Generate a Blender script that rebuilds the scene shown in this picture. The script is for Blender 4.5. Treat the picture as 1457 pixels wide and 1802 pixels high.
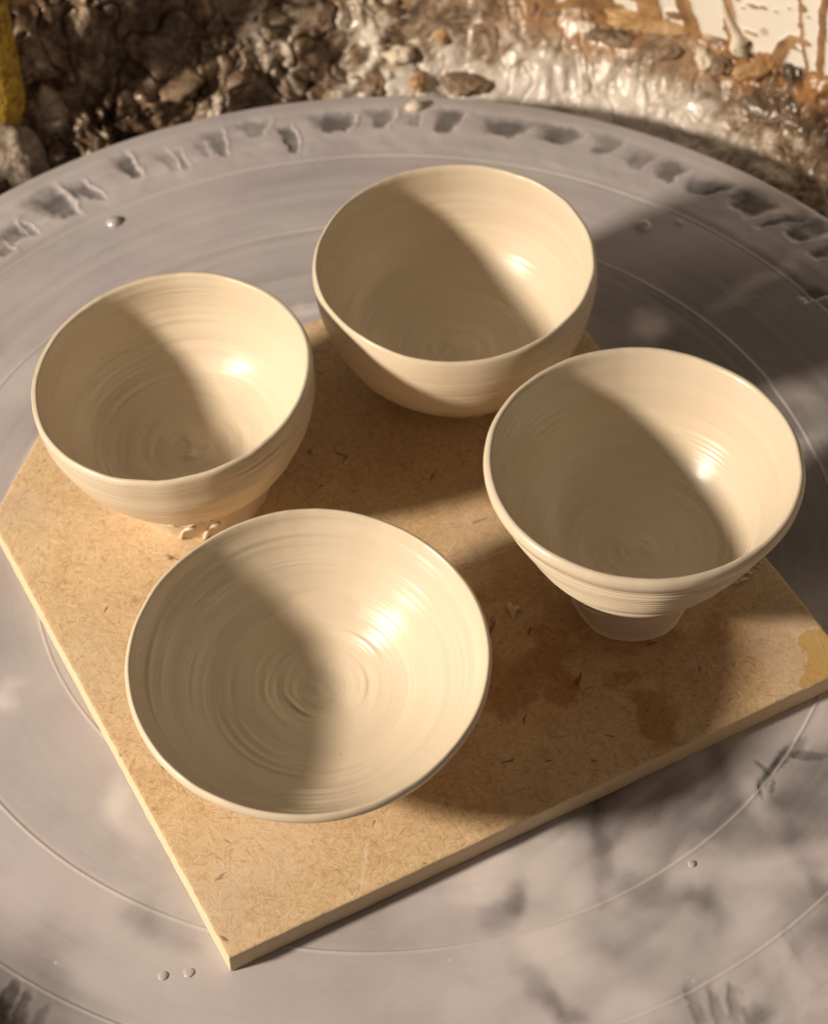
import bpy, bmesh, math, random
import numpy as np
from mathutils import Matrix, Vector, Euler

random.seed(7)
rng = np.random.default_rng(11)
for o in list(bpy.data.objects):
    bpy.data.objects.remove(o, do_unlink=True)
scene = bpy.context.scene
COL = scene.collection

# ------------------------------------------------------------------ camera
CAM_H = 0.47
PITCH = 0.884725
ROLL = -0.0311477
FPX = 4278.7            # focal length in photo pixels (photo 1457 x 1802)
PW, PH = 1457, 1802
cR = Vector((1, 0, 0)); cF = Vector((0, math.cos(PITCH), -math.sin(PITCH))); cU = Vector((0, math.sin(PITCH), math.cos(PITCH)))
cX = cR * math.cos(ROLL) + cU * math.sin(ROLL)
cY = -cR * math.sin(ROLL) + cU * math.cos(ROLL)
cam = bpy.data.cameras.new('camera'); camo = bpy.data.objects.new('camera', cam); COL.objects.link(camo)
m = Matrix.Identity(4)
for i in range(3):
    m[i][0] = cX[i]; m[i][1] = cY[i]; m[i][2] = -cF[i]
m[2][3] = CAM_H
camo.matrix_world = m
cam.sensor_fit = 'HORIZONTAL'; cam.sensor_width = 36; cam.lens = FPX / PW * 36
cam.clip_start = 0.01; cam.clip_end = 50
cam.dof.use_dof = True; cam.dof.focus_distance = 0.535; cam.dof.aperture_fstop = 26
scene.camera = camo

# ------------------------------------------------------------------ light
world = bpy.data.worlds.new('World'); scene.world = world; world.use_nodes = True
bg = world.node_tree.nodes['Background']
bg.inputs[0].default_value = (1.0, 0.82, 0.63, 1); bg.inputs[1].default_value = 0.122
LAMP = Vector((-0.99, -0.005, 0.567))
lamp = bpy.data.lights.new('desk_lamp', 'AREA'); lamp.shape = 'DISK'; lamp.size = 0.128
lamp.energy = 22.0; lamp.color = (1.0, 0.862, 0.695)
lampo = bpy.data.objects.new('desk_lamp_light', lamp); COL.objects.link(lampo)
lampo.location = LAMP
lampo.rotation_euler = (Vector((0.0, 0.37, 0.03)) - LAMP).to_track_quat('-Z', 'Y').to_euler()

scene.view_settings.view_transform = 'Standard'; scene.view_settings.look = 'None'
scene.view_settings.gamma = 1; scene.view_settings.exposure = 0
scene.render.engine = 'CYCLES'
scene.render.resolution_x = 827; scene.render.resolution_y = 1024

# ------------------------------------------------------------------ measured layout (metres)
DC = np.array([-0.008835, 0.374886])      # wheel centre, wheel top at z = 0
BT = 0.006                                # board top
BA = np.array([-0.04284, 0.257415]); BTH = math.radians(26.44); BW = 0.1612
BU = np.array([math.cos(BTH), math.sin(BTH)]); BV = np.array([-BU[1], BU[0]])

def hit(px, py, z):
    """photo pixel -> point on the horizontal plane z"""
    d = cF + cX * ((px - PW / 2) / FPX) + cY * (-(py - PH / 2) / FPX)
    t = (z - CAM_H) / d.z
    return np.array([d.x * t, d.y * t])

# ------------------------------------------------------------------ helpers
def tag(o, label=None, cat=None, group=None, kind=None):
    if label: o['label'] = label
    if cat: o['category'] = cat
    if group: o['group'] = group
    if kind: o['kind'] = kind
    return o

def empty(name, loc, rz=0):
    o = bpy.data.objects.new(name, None); COL.objects.link(o)
    o.location = loc; o.rotation_euler = (0, 0, rz); o.empty_display_size = 0.01
    return o

def mesh_obj(name, verts, faces, mat, parent=None, smooth=True, attrs=None):
    me = bpy.data.meshes.new(name)
    verts = np.asarray(verts, dtype=np.float32)
    faces = np.asarray(faces, dtype=np.int32)
    n, k = faces.shape
    me.vertices.add(len(verts)); me.vertices.foreach_set('co', verts.ravel())
    me.loops.add(n * k); me.loops.foreach_set('vertex_index', faces.ravel())
    me.polygons.add(n)
    me.polygons.foreach_set('loop_start', np.arange(0, n * k, k, dtype=np.int32))
    me.polygons.foreach_set('loop_total', np.full(n, k, dtype=np.int32))
    me.polygons.foreach_set('use_smooth', np.full(n, smooth, dtype=bool))
    me.update(calc_edges=True); me.validate()
    for kname, vals in (attrs or {}).items():
        a = me.attributes.new(kname, 'FLOAT', 'POINT')
        a.data.foreach_set('value', np.asarray(vals, dtype=np.float32))
    me.materials.append(mat)
    o = bpy.data.objects.new(name, me); COL.objects.link(o)
    if parent: o.parent = parent
    return o

def grid_faces(nr, nc, wrap):
    """rows nr, cols nc; wrap the columns"""
    r = np.arange(nr - 1)[:, None]; c = np.arange(nc if wrap else nc - 1)[None, :]
    c2 = (c + 1) % nc
    f = np.stack([r * nc + c, r * nc + c2, (r + 1) * nc + c2, (r + 1) * nc + c], -1)
    return f.reshape(-1, 4)

def _hash(ix, iy, iz, seed):
    n = (ix.astype(np.int64) * 374761393 + iy.astype(np.int64) * 668265263 + iz.astype(np.int64) * 2147483647 + seed * 974634777) & 0x7fffffff
    n = ((n ^ (n >> 13)) * 1274126177) & 0x7fffffff
    n = ((n ^ (n >> 16)) * 668265263) & 0x7fffffff
    return ((n >> 8) & 0xffff) / 65535.0

def vnoise(x, y, z=0.0, seed=0):
    """smooth value noise in -1..1"""
    x, y, z = np.broadcast_arrays(np.asarray(x, float), np.asarray(y, float), np.asarray(z, float))
    ix, iy, iz = np.floor(x), np.floor(y), np.floor(z)
    fx, fy, fz = x - ix, y - iy, z - iz
    sx, sy, sz = [f * f * f * (f * (f * 6 - 15) + 10) for f in (fx, fy, fz)]
    out = 0
    for a in (0, 1):
        for b in (0, 1):
            for c in (0, 1):
                w = (sx if a else 1 - sx) * (sy if b else 1 - sy) * (sz if c else 1 - sz)
                out = out + w * _hash(ix + a, iy + b, iz + c, seed)
    return out * 2 - 1

def fbm(x, y, z=0.0, seed=0, oct=4, gain=0.5):
    s = 0; a = 1; n = 0
    for i in range(oct):
        s = s + a * vnoise(x * 2 ** i, y * 2 ** i, np.asarray(z) * 2 ** i, seed + i); n += a; a *= gain
    return s / n

def sstep(a, b, x):
    t = np.clip((x - a) / (b - a), 0, 1); return t * t * (3 - 2 * t)

# ------------------------------------------------------------------ materials
class NT:
    def __init__(self, name):
        self.m = bpy.data.materials.new(name); self.m.use_nodes = True
        self.t = self.m.node_tree; self.b = self.t.nodes['Principled BSDF']
    def n(self, kind, **kw):
        nd = self.t.nodes.new(kind)
        for k, v in kw.items():
            if k.startswith('i_'):
                nd.inputs[k[2:].replace('_', ' ')].default_value = v
            else: setattr(nd, k, v)
        return nd
    def l(self, a, b): self.t.links.new(a, b)
    def val(self, x, sock):
        if isinstance(x, (int, float)): sock.default_value = x
        else: self.l(x, sock)
    def math(self, op, a, b=0.0, clamp=False):
        nd = self.n('ShaderNodeMath', operation=op, use_clamp=clamp)
        self.val(a, nd.inputs[0]); self.val(b, nd.inputs[1]); return nd.outputs[0]
    def attr(self, name): return self.n('ShaderNodeAttribute', attribute_name=name).outputs['Fac']
    def noise(self, vec, scale, detail=3, rough=0.5, dist=0.0):
        nd = self.n('ShaderNodeTexNoise'); nd.inputs['Scale'].default_value = scale; nd.inputs['Detail'].default_value = detail
        nd.inputs['Roughness'].default_value = rough; nd.inputs['Distortion'].default_value = dist
        if vec is not None: self.l(vec, nd.inputs['Vector'])
        return nd.outputs['Fac']
    def ramp(self, fac, stops, interp='LINEAR'):
        nd = self.n('ShaderNodeValToRGB'); cr = nd.color_ramp; cr.interpolation = interp
        while len(cr.elements) < len(stops): cr.elements.new(0.5)
        for e, (p, c) in zip(cr.elements, stops):
            e.position = p; e.color = (*c, 1) if len(c) == 3 else c
        self.l(fac, nd.inputs[0]); return nd.outputs[0]
    def mix(self, fac, a, b, blend='MIX'):
        nd = self.n('ShaderNodeMix', data_type='RGBA', blend_type=blend)
        self.val(fac, nd.inputs[0])
        for x, s in ((a, nd.inputs[6]), (b, nd.inputs[7])):
            if isinstance(x, tuple): s.default_value = (*x, 1)
            else: self.l(x, s)
        return nd.outputs[2]
    def coord(self): return self.n('ShaderNodeTexCoord').outputs['Object']
    def scalev(self, vec, s):
        nd = self.n('ShaderNodeVectorMath', operation='MULTIPLY'); self.l(vec, nd.inputs[0]); nd.inputs[1].default_value = s; return nd.outputs[0]
    def bump(self, h, strength, dist, normal=None):
        nd = self.n('ShaderNodeBump'); nd.inputs['Strength'].default_value = strength; nd.inputs['Distance'].default_value = dist
        self.l(h, nd.inputs['Height'])
        if normal is not None: self.l(normal, nd.inputs['Normal'])
        return nd.outputs[0]
    def set(self, **kw):
        for k, v in kw.items():
            s = self.b.inputs[k.replace('_', ' ')]
            if hasattr(v, 'is_output') or not isinstance(v, (int, float, tuple)): self.l(v, s)
            elif isinstance(v, tuple): s.default_value = (*v, 1)
            else: s.default_value = v

def clay_material(name, tint, wet, rough=0.36):
    g = NT(name); co = g.coord()
    s = g.attr('arc')
    xyz = g.n('ShaderNodeSeparateXYZ'); g.l(co, xyz.inputs[0])
    cmb = g.n('ShaderNodeCombineXYZ')
    g.l(g.math('MULTIPLY', xyz.outputs[0], 26.0), cmb.inputs[0]); g.l(g.math('MULTIPLY', xyz.outputs[1], 26.0), cmb.inputs[1])
    g.l(g.math('MULTIPLY', s, 1500.0), cmb.inputs[2])
    ring = g.noise(cmb.outputs[0], 1.0, 3, 0.6)
    cmb2 = g.n('ShaderNodeCombineXYZ')
    g.l(g.math('MULTIPLY', xyz.outputs[0], 14.0), cmb2.inputs[0]); g.l(g.math('MULTIPLY', xyz.outputs[1], 14.0), cmb2.inputs[1])
    g.l(g.math('MULTIPLY', s, 380.0), cmb2.inputs[2])
    ring2 = g.noise(cmb2.outputs[0], 1.0, 2, 0.5)
    blot = g.noise(co, 45, 3, 0.5)
    fine = g.noise(co, 1500, 2, 0.6)
    dark = tuple(c * 0.955 for c in tint); light = tuple(min(1, c * 1.02) for c in tint)
    col = g.mix(g.ramp(ring2, [(0.35, (0, 0, 0)), (0.68, (1, 1, 1))]), dark, light)
    col = g.mix(g.math('MULTIPLY', g.ramp(blot, [(0.42, (0, 0, 0)), (0.66, (1, 1, 1))]), 0.42), col, tuple(c * f for c, f in zip(tint, (0.96, 0.9, 0.86))))
    speck = g.n('ShaderNodeTexVoronoi'); speck.inputs['Scale'].default_value = 110; g.l(co, speck.inputs['Vector'])
    col = g.mix(g.math('MULTIPLY', g.math('LESS_THAN', speck.outputs['Distance'], 0.026), 0.5), col, tuple(c * 0.35 for c in tint))
    r = g.math('ADD', g.math('MULTIPLY', g.math('SUBTRACT', ring, 0.5), 0.30), g.math('ADD', g.math('MULTIPLY', g.math('SUBTRACT', blot, 0.5), 0.35), rough))
    b1 = g.bump(ring, 0.48, 0.00012)
    b2 = g.bump(ring2, 0.2, 0.0003, b1)
    b3 = g.bump(fine, 0.12, 0.0001, b2)
    g.set(Base_Color=col, Roughness=r, Normal=b3, IOR=1.42)
    g.b.inputs['Specular IOR Level'].default_value = wet
    return g.m

CLAY = (0.705, 0.605, 0.465)
M_clay = clay_material('thrown_clay', CLAY, 0.5, 0.31)
M_clay_smooth = clay_material('smooth_clay', (0.705, 0.60, 0.455), 0.36, 0.40)

def wet_slip():
    g = NT('wet_slip'); co = g.coord()
    n = g.noise(co, 220, 3)
    col = g.mix(n, (0.76, 0.66, 0.53), (0.83, 0.74, 0.62))
    g.set(Base_Color=col, Roughness=0.22, Normal=g.bump(g.noise(co, 300, 2), 0.25, 0.0004))
    g.b.inputs['Coat Weight'].default_value = 0.35; g.b.inputs['Coat Roughness'].default_value = 0.06
    return g.m
M_wet = wet_slip()

def board_material():
    g = NT('fibreboard'); co = g.coord()
    def strokes(ang, sc, lo, hi, off):
        m0 = g.n('ShaderNodeMapping'); g.l(co, m0.inputs[0]); m0.inputs['Rotation'].default_value = (0, 0, ang)
        mp = g.n('ShaderNodeMapping'); g.l(m0.outputs[0], mp.inputs[0]); mp.inputs['Scale'].default_value = (sc, sc * 4.2, sc); mp.inputs['Location'].default_value = (off, off * 1.7, 0)
        return g.ramp(g.noise(mp.outputs[0], 1.0, 2.0, 0.45, 0.9), [(lo, (0, 0, 0)), (hi, (1, 1, 1))])
    def many(angs, sc, lo, hi, off):
        out = None
        for i, an in enumerate(angs):
            k = strokes(an, sc * (1 + .13 * i), lo, hi, off + 3.3 * i); out = k if out is None else g.math('MAXIMUM', out, k)
        return out
    line_dark = many((0.2, 0.95, 1.7, 2.5), 215, 0.58, 0.76, 1.0)
    line_light = many((0.55, 1.3, 2.1, 2.9), 235, 0.55, 0.74, 17.0)
    line3 = many((0.0, 1.15, 2.3), 330, 0.60, 0.74, 31.0)
    soft = g.noise(co, 60, 4, 0.6)
    big = g.noise(co, 16, 3, 0.5)
    base = g.ramp(soft, [(0.25, (0.58, 0.405, 0.23)), (0.5, (0.68, 0.49, 0.29)), (0.75, (0.75, 0.57, 0.37))])
    col = g.mix(g.math('MULTIPLY', line_dark, 0.50), base, (0.36, 0.20, 0.085))
    col = g.mix(g.math('MULTIPLY', line_light, 0.55), col, (0.84, 0.68, 0.45))
    col = g.mix(g.math('MULTIPLY', line3, 0.45), col, (0.32, 0.17, 0.065))
    # darker wood fibres: short stretched flecks turned two ways
    for ang, sc, sd in ((0.5, 95, 0.0), (1.9, 80, 3.1), (2.7, 105, 7.7)):
        m0 = g.n('ShaderNodeMapping'); g.l(co, m0.inputs[0]); m0.inputs['Rotation'].default_value = (0, 0, ang); mp = g.n('ShaderNodeMapping'); g.l(m0.outputs[0], mp.inputs[0]); mp.inputs['Scale'].default_value = (sc * 1.0, sc * 4.2, sc); mp.inputs['Location'].default_value = (sd, sd, 0)
        dn = g.n('ShaderNodeTexNoise'); dn.inputs['Scale'].default_value = 2.0; g.l(mp.outputs[0], dn.inputs['Vector'])
        ad = g.n('ShaderNodeVectorMath', operation='ADD'); g.l(mp.outputs[0], ad.inputs[0]); g.l(dn.outputs['Color'], ad.inputs[1])
        v = g.n('ShaderNodeTexVoronoi'); v.inputs['Scale'].default_value = 1.0; v.inputs['Randomness'].default_value = 1.0; g.l(ad.outputs[0], v.inputs['Vector'])
        rnd = g.n('ShaderNodeSeparateColor'); g.l(v.outputs['Color'], rnd.inputs[0])
        on = g.math('GREATER_THAN', rnd.outputs[0], 0.74)
        sz = g.math('MULTIPLY', rnd.outputs[1], 0.22)
        fl = g.math('MULTIPLY', on, g.ramp(g.math('SUBTRACT', sz, v.outputs['Distance']), [(0.0, (0, 0, 0)), (0.06, (1, 1, 1))]))
        col = g.mix(g.math('MULTIPLY', fl, 0.72), col, (0.11, 0.045, 0.012))
    # dusty clay film
    film = g.math('MULTIPLY', g.attr('dust'), g.ramp(g.noise(co, 75, 4, 0.6), [(0.3, (0.15, 0.15, 0.15)), (0.7, (1, 1, 1))]))
    col = g.mix(g.math('MULTIPLY', film, 0.75, True), col, (0.62, 0.52, 0.42))
    wet = g.attr('wet')
    wetm = g.ramp(g.math('ADD', wet, g.math('MULTIPLY', g.math('SUBTRACT', g.noise(co, 130, 5, 0.65), 0.5), 1.3)), [(0.22, (0, 0, 0)), (0.95, (0.95, 0.95, 0.95))])
    col = g.mix(wetm, col, g.mix(0.85, col, (0.70, 0.52, 0.36), 'MULTIPLY'))
    dark_tone = g.attr('dark_tone')
    col = g.mix(dark_tone, col, g.mix(0.9, col, (0.82, 0.72, 0.60), 'MULTIPLY'))
    ye = g.ramp(g.math('ADD', g.attr('yellow'), g.math('MULTIPLY', g.math('SUBTRACT', g.noise(co, 260, 4, 0.7), 0.5), 1.3)), [(0.40, (0, 0, 0)), (0.55, (1, 1, 1))])
    col = g.mix(g.math('MULTIPLY', ye, 0.62), col, (0.50, 0.29, 0.04))
    scr = g.ramp(g.math('ADD', g.attr('scratch'), g.math('MULTIPLY', g.math('SUBTRACT', g.noise(co, 700, 2), 0.5), 0.7)), [(0.45, (0, 0, 0)), (0.75, (1, 1, 1))])
    col = g.mix(g.math('MULTIPLY', scr, 0.5), col, (0.78, 0.66, 0.52))
    side = g.attr('side')
    col = g.mix(side, col, g.mix(g.noise(co, 300, 3), (0.62, 0.50, 0.33), (0.74, 0.63, 0.45)))
    h = g.math('SUBTRACT', g.math('ADD', g.math('MULTIPLY', line_light, 0.6), g.noise(co, 900, 2)), g.math('MULTIPLY', line_dark, 0.6))
    rgh = g.math('SUBTRACT', 0.58, g.math('MULTIPLY', wetm, 0.12))
    g.set(Base_Color=col, Roughness=rgh, Normal=g.bump(h, 0.22, 0.0002)); g.b.inputs['Specular IOR Level'].default_value = 0.3
    return g.m
M_board = board_material()

def wheel_material():
    g = NT('slip_covered_plastic'); co = g.coord()
    slip = g.attr('slip')
    fine = g.noise(co, 420, 3, 0.6)
    swirl = g.noise(co, 38, 4, 0.55, 0.6)
    f = g.math('ADD', slip, g.math('ADD', g.math('MULTIPLY', g.math('SUBTRACT', swirl, 0.5), 0.22), g.math('MULTIPLY', g.math('SUBTRACT', fine, 0.5), 0.06)))
    col = g.ramp(f, [(0.0, (0.085, 0.085, 0.080)), (0.3, (0.22, 0.205, 0.205)), (0.62, (0.47, 0.435, 0.445)), (1.0, (0.72, 0.665, 0.66))])
    sub = g.n('ShaderNodeVectorMath', operation='SUBTRACT'); g.l(co, sub.inputs[0]); sub.inputs[1].default_value = (DC[0], DC[1], 0)
    ln = g.n('ShaderNodeVectorMath', operation='LENGTH'); g.l(sub.outputs[0], ln.inputs[0])
    nz_ = g.n('ShaderNodeVectorMath', operation='NORMALIZE'); g.l(sub.outputs[0], nz_.inputs[0])
    sx = g.n('ShaderNodeSeparateXYZ'); g.l(nz_.outputs[0], sx.inputs[0]); cx_ = g.n('ShaderNodeCombineXYZ')
    g.l(g.math('MULTIPLY', sx.outputs[0], 4.0), cx_.inputs[0]); g.l(g.math('MULTIPLY', sx.outputs[1], 4.0), cx_.inputs[1]); g.l(g.math('MULTIPLY', ln.outputs['Value'], 700.0), cx_.inputs[2])
    arcs = g.noise(cx_.outputs[0], 1.0, 4, 0.6)
    col = g.mix(g.math('MULTIPLY', g.ramp(arcs, [(0.40, (0, 0, 0)), (0.72, (1, 1, 1))]), 0.07), col, (0.72, 0.66, 0.65))
    col = g.mix(g.math('MULTIPLY', g.ramp(arcs, [(0.28, (1, 1, 1)), (0.45, (0, 0, 0))]), 0.06), col, (0.16, 0.145, 0.14))
    vs = g.n('ShaderNodeTexVoronoi'); vs.inputs['Scale'].default_value = 210; g.l(co, vs.inputs['Vector'])
    vr = g.n('ShaderNodeSeparateColor'); g.l(vs.outputs['Color'], vr.inputs[0])
    dots = g.math('LESS_THAN', vs.outputs['Distance'], g.math('MULTIPLY', g.math('POWER', vr.outputs[0], 6.0), 0.10))
    col = g.mix(g.math('MULTIPLY', dots, 0.3), col, (0.78, 0.72, 0.66))
    pink = g.noise(co, 24, 3, 0.5)
    col = g.mix(g.math('MULTIPLY', g.ramp(pink, [(0.45, (0, 0, 0)), (0.7, (1, 1, 1))]), 0.30), col, g.mix(1.0, col, (1.06, 0.90, 0.94), 'MULTIPLY'))
    col = g.mix(g.math('MULTIPLY', g.attr('groove'), 0.55), col, (0.66, 0.60, 0.57))  # paler groove lines: caught light painted into the colour
    r = g.math('ADD', 0.20, g.math('MULTIPLY', slip, 0.22))
    g.set(Base_Color=col, Roughness=r, Normal=g.bump(g.noise(co, 130, 2), 0.10, 0.0006, g.bump(fine, 0.06, 0.0002)))
    g.b.inputs['Coat Weight'].default_value = 0.12; g.b.inputs['Coat Roughness'].default_value = 0.12
    return g.m
M_wheel = wheel_material()

def sludge_material():
    g = NT('clay_sludge'); co = g.coord()
    a = g.attr('cream'); d = g.attr('ochre')
    n1 = g.noise(co, 62, 5, 0.62, 2.2); n2 = g.noise(co, 240, 4, 0.6, 1.8)
    f = g.math('ADD', a, g.math('ADD', g.math('MULTIPLY', g.math('SUBTRACT', n1, 0.5), 1.5), g.math('MULTIPLY', g.math('SUBTRACT', n2, 0.5), 0.7)))
    col = g.ramp(f, [(0.0, (0.055, 0.033, 0.02)), (0.3, (0.15, 0.095, 0.058)), (0.52, (0.32, 0.24, 0.17)), (0.72, (0.54, 0.47, 0.40)), (1.0, (0.70, 0.63, 0.57))])
    och = g.ramp(g.math('ADD', d, g.math('MULTIPLY', g.math('SUBTRACT', n1, 0.5), 1.2)), [(0.45, (0, 0, 0)), (0.7, (1, 1, 1))])
    col = g.mix(g.math('MULTIPLY', och, 0.8), col, (0.36, 0.17, 0.055))
    r = g.ramp(g.noise(co, 150, 3), [(0.3, (0.14, 0.14, 0.14)), (0.7, (0.45, 0.45, 0.45))])
    g.set(Base_Color=col, Roughness=r, Normal=g.bump(n2, 0.3, 0.0006, g.bump(n1, 0.2, 0.0012)))
    return g.m
M_sludge = sludge_material()

def pan_material():
    g = NT('spattered_white_plastic'); co = g.coord()
    a = g.attr('mud')
    n1 = g.noise(co, 150, 4, 0.6, 0.8)
    mk = g.ramp(g.math('ADD', a, g.math('MULTIPLY', g.math('SUBTRACT', n1, 0.5), 0.5)), [(0.47, (0, 0, 0)), (0.53, (1, 1, 1))])
    mud = g.ramp(g.noise(co, 80, 4, 0.6, 0.6), [(0.3, (0.17, 0.10, 0.055)), (0.5, (0.34, 0.19, 0.085)), (0.72, (0.52, 0.34, 0.18))])
    v = g.n('ShaderNodeTexVoronoi'); v.inputs['Scale'].default_value = 170; g.l(co, v.inputs['Vector'])
    rnd = g.n('ShaderNodeSeparateColor'); g.l(v.outputs['Color'], rnd.inputs[0])
    sp = g.math('LESS_THAN', v.outputs['Distance'], g.math('MULTIPLY', g.math('POWER', rnd.outputs[0], 3.0), 0.34))
    white = g.mix(g.math('MULTIPLY', sp, 0.6), (0.80, 0.74, 0.66), (0.45, 0.28, 0.14))
    col = g.mix(mk, white, mud)
    g.set(Base_Color=col, Roughness=0.32, Normal=g.bump(mk, 0.5, 0.0006, g.bump(n1, 0.1, 0.001)))
    return g.m
M_pan = pan_material()

def lump_material(name, c1, c2, rough=0.45, scale=260, bump=0.6):
    g = NT(name); co = g.coord()
    n = g.noise(co, scale, 5, 0.65, 0.5); n2 = g.noise(co, scale * 3, 3, 0.6)
    col = g.mix(g.ramp(n, [(0.32, (0, 0, 0)), (0.68, (1, 1, 1))]), c1, c2)
    g.set(Base_Color=col, Roughness=rough, Normal=g.bump(n2, bump, 0.0004, g.bump(n, bump, 0.0012)))
    return g.m
M_lump_pale = lump_material('pale_clay_lump', (0.36, 0.28, 0.21), (0.62, 0.54, 0.45))
M_crust = lump_material('crusty_clay', (0.22, 0.15, 0.10), (0.60, 0.51, 0.42), 0.45, 420, 1.0)
M_lump_brown = lump_material('brown_clay_lump', (0.12, 0.075, 0.045), (0.33, 0.23, 0.15))
M_lump_cream = lump_material('cream_clay_lump', (0.66, 0.56, 0.43), (0.78, 0.69, 0.57), 0.4)
M_lump_ochre = lump_material('ochre_clay_lump', (0.36, 0.19, 0.07), (0.62, 0.42, 0.22), 0.4)

def sponge_material():
    g = NT('yellow_sponge'); co = g.coord()
    n = g.noise(co, 420, 4, 0.6); v = g.n('ShaderNodeTexVoronoi'); v.inputs['Scale'].default_value = 900; g.l(co, v.inputs['Vector'])
    col = g.mix(g.ramp(n, [(0.35, (0, 0, 0)), (0.65, (1, 1, 1))]), (0.24, 0.12, 0.005), (0.62, 0.42, 0.04))
    col = g.mix(g.ramp(v.outputs['Distance'], [(0.1, (1, 1, 1)), (0.3, (0, 0, 0))]), col, (0.66, 0.47, 0.12))
    g.set(Base_Color=col, Roughness=0.75, Normal=g.bump(v.outputs['Distance'], 0.8, 0.0006, g.bump(n, 0.5, 0.0008)))
    return g.m
M_sponge = sponge_material()

def drop_material():
    g = NT('milky_droplet'); g.set(Base_Color=(0.52, 0.475, 0.45), Roughness=0.08)
    g.b.inputs['Coat Weight'].default_value = 1.0; g.b.inputs['Coat Roughness'].default_value = 0.02
    return g.m
M_drop = drop_material()

# ------------------------------------------------------------------ splash pan and sludge
def pan():
    th0 = np.radians(np.r_[np.linspace(-235, 30, 140, endpoint=False), np.linspace(30, 125, 560, endpoint=False)])
    prof = [(0.150, -0.0500), (0.190, -0.0500), (0.198, -0.0470), (0.2035, -0.0400)]
    zz = np.linspace(-0.037, 0.046, 150)
    prof += [(0.2045 + 0.0035 * (z + 0.037) / 0.083, z) for z in zz]
    prof += [(0.2088, 0.0472), (0.2105, 0.0472), (0.2116, 0.046), (0.2085, -0.052), (0.150, -0.053)]
    P = np.array(prof); TH, I = np.meshgrid(th0, np.arange(len(P)))
    R = P[I, 0]; Z = P[I, 1]
    X = DC[0] + R * np.cos(TH); Y = DC[1] + R * np.sin(TH)
    deg = np.degrees(TH)
    # mud: everywhere on the shaded back and left, only splats on the right of the back wall
    s_ = R * TH
    mud = sstep(74, 84, deg + 5 * fbm(s_ * 60, Z * 60, 0, 3)) * 0.9
    mud = np.where(deg < -20, 0.9, mud)
    low = sstep(0.009, -0.005, Z - 0.10 * np.maximum(0, np.radians(deg - 50)) * 0.2 + 0.007 * fbm(s_ * 75, Z * 75, 0, 9))
    mud = np.maximum(mud, low)
    for i in range(150):   # splats and runs thrown against the wall
        a = rng.uniform(42, 78); z = rng.uniform(-0.002, 0.045); r = rng.choice([.0005, .0008, .0012, .002, .0035], p=[.35, .3, .2, .1, .05])
        ds = (deg - a) * math.pi / 180 * 0.206; dz = Z - z
        el = rng.uniform(0.5, 1.2)
        d = np.hypot(ds * el, dz / el)
        mud = np.maximum(mud, sstep(r * 1.5, r * 0.5, d))
    for (a, z0, z1, w, sl) in ((58.5, .004, .03, .0018, .35), (55.5, .0, .016, .0022, -.3), (50.6, -.004, .045, .0013, .12), (51.6, .0, .045, .0006, .3), (62, .004, .03, .0026, .5), (66, .004, .02, .004, .3), (69, .004, .03, .003, .6), (72, .004, .03, .004, -.2)):
        ds = (deg - a) * math.pi / 180 * 0.206 - (Z - z0) * sl + 0.002 * fbm(Z * 90, a, 0, 5)
        d = np.abs(ds) / w; inside = sstep(z0 - .004, z0 + .002, Z) * sstep(z1 + .006, z1 - .004, Z)
        mud = np.maximum(mud, sstep(1.5, 0.5, d) * inside)
    lift = 0.0007 * sstep(0.3, 0.7, mud) * (1 + 0.6 * fbm(s_ * 200, Z * 200, 0, 2))
    X -= lift * np.cos(TH); Y -= lift * np.sin(TH)
    V = np.stack([X, Y, Z], -1).reshape(-1, 3)
    o = mesh_obj('splash_pan', V, grid_faces(len(P), len(th0), True), M_pan, attrs={'mud': mud.ravel()})
    tag(o, 'round white plastic splash pan wall spattered with brown clay behind the wheel', 'splash pan')

def sludge_base(r, th):
    k = np.clip((r - 0.168) / 0.038, 0, 1)
    return -0.027 + 0.030 * k ** 1.4 + 0.004 * sstep(95, 60, th) * k + 0.026 * sstep(92, 112, th) * k ** .8

def sludge_z(x, y):
    return sludge_base(np.hypot(x - DC[0], y - DC[1]), np.degrees(np.arctan2(y - DC[1], x - DC[0])))

def on_sludge(px, py):
    d = cF + cX * ((px - PW / 2) / FPX) + cY * (-(py - PH / 2) / FPX)
    t = np.linspace(.55, .95, 1600); P = np.array([0, 0, CAM_H]) + t[:, None] * np.array(d)
    r = np.hypot(P[:, 0] - DC[0], P[:, 1] - DC[1])
    i = int(np.argmax((P[:, 2] < sludge_z(P[:, 0], P[:, 1])) & (r > .169) | (r > .2053)))
    return P[i]

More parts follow.
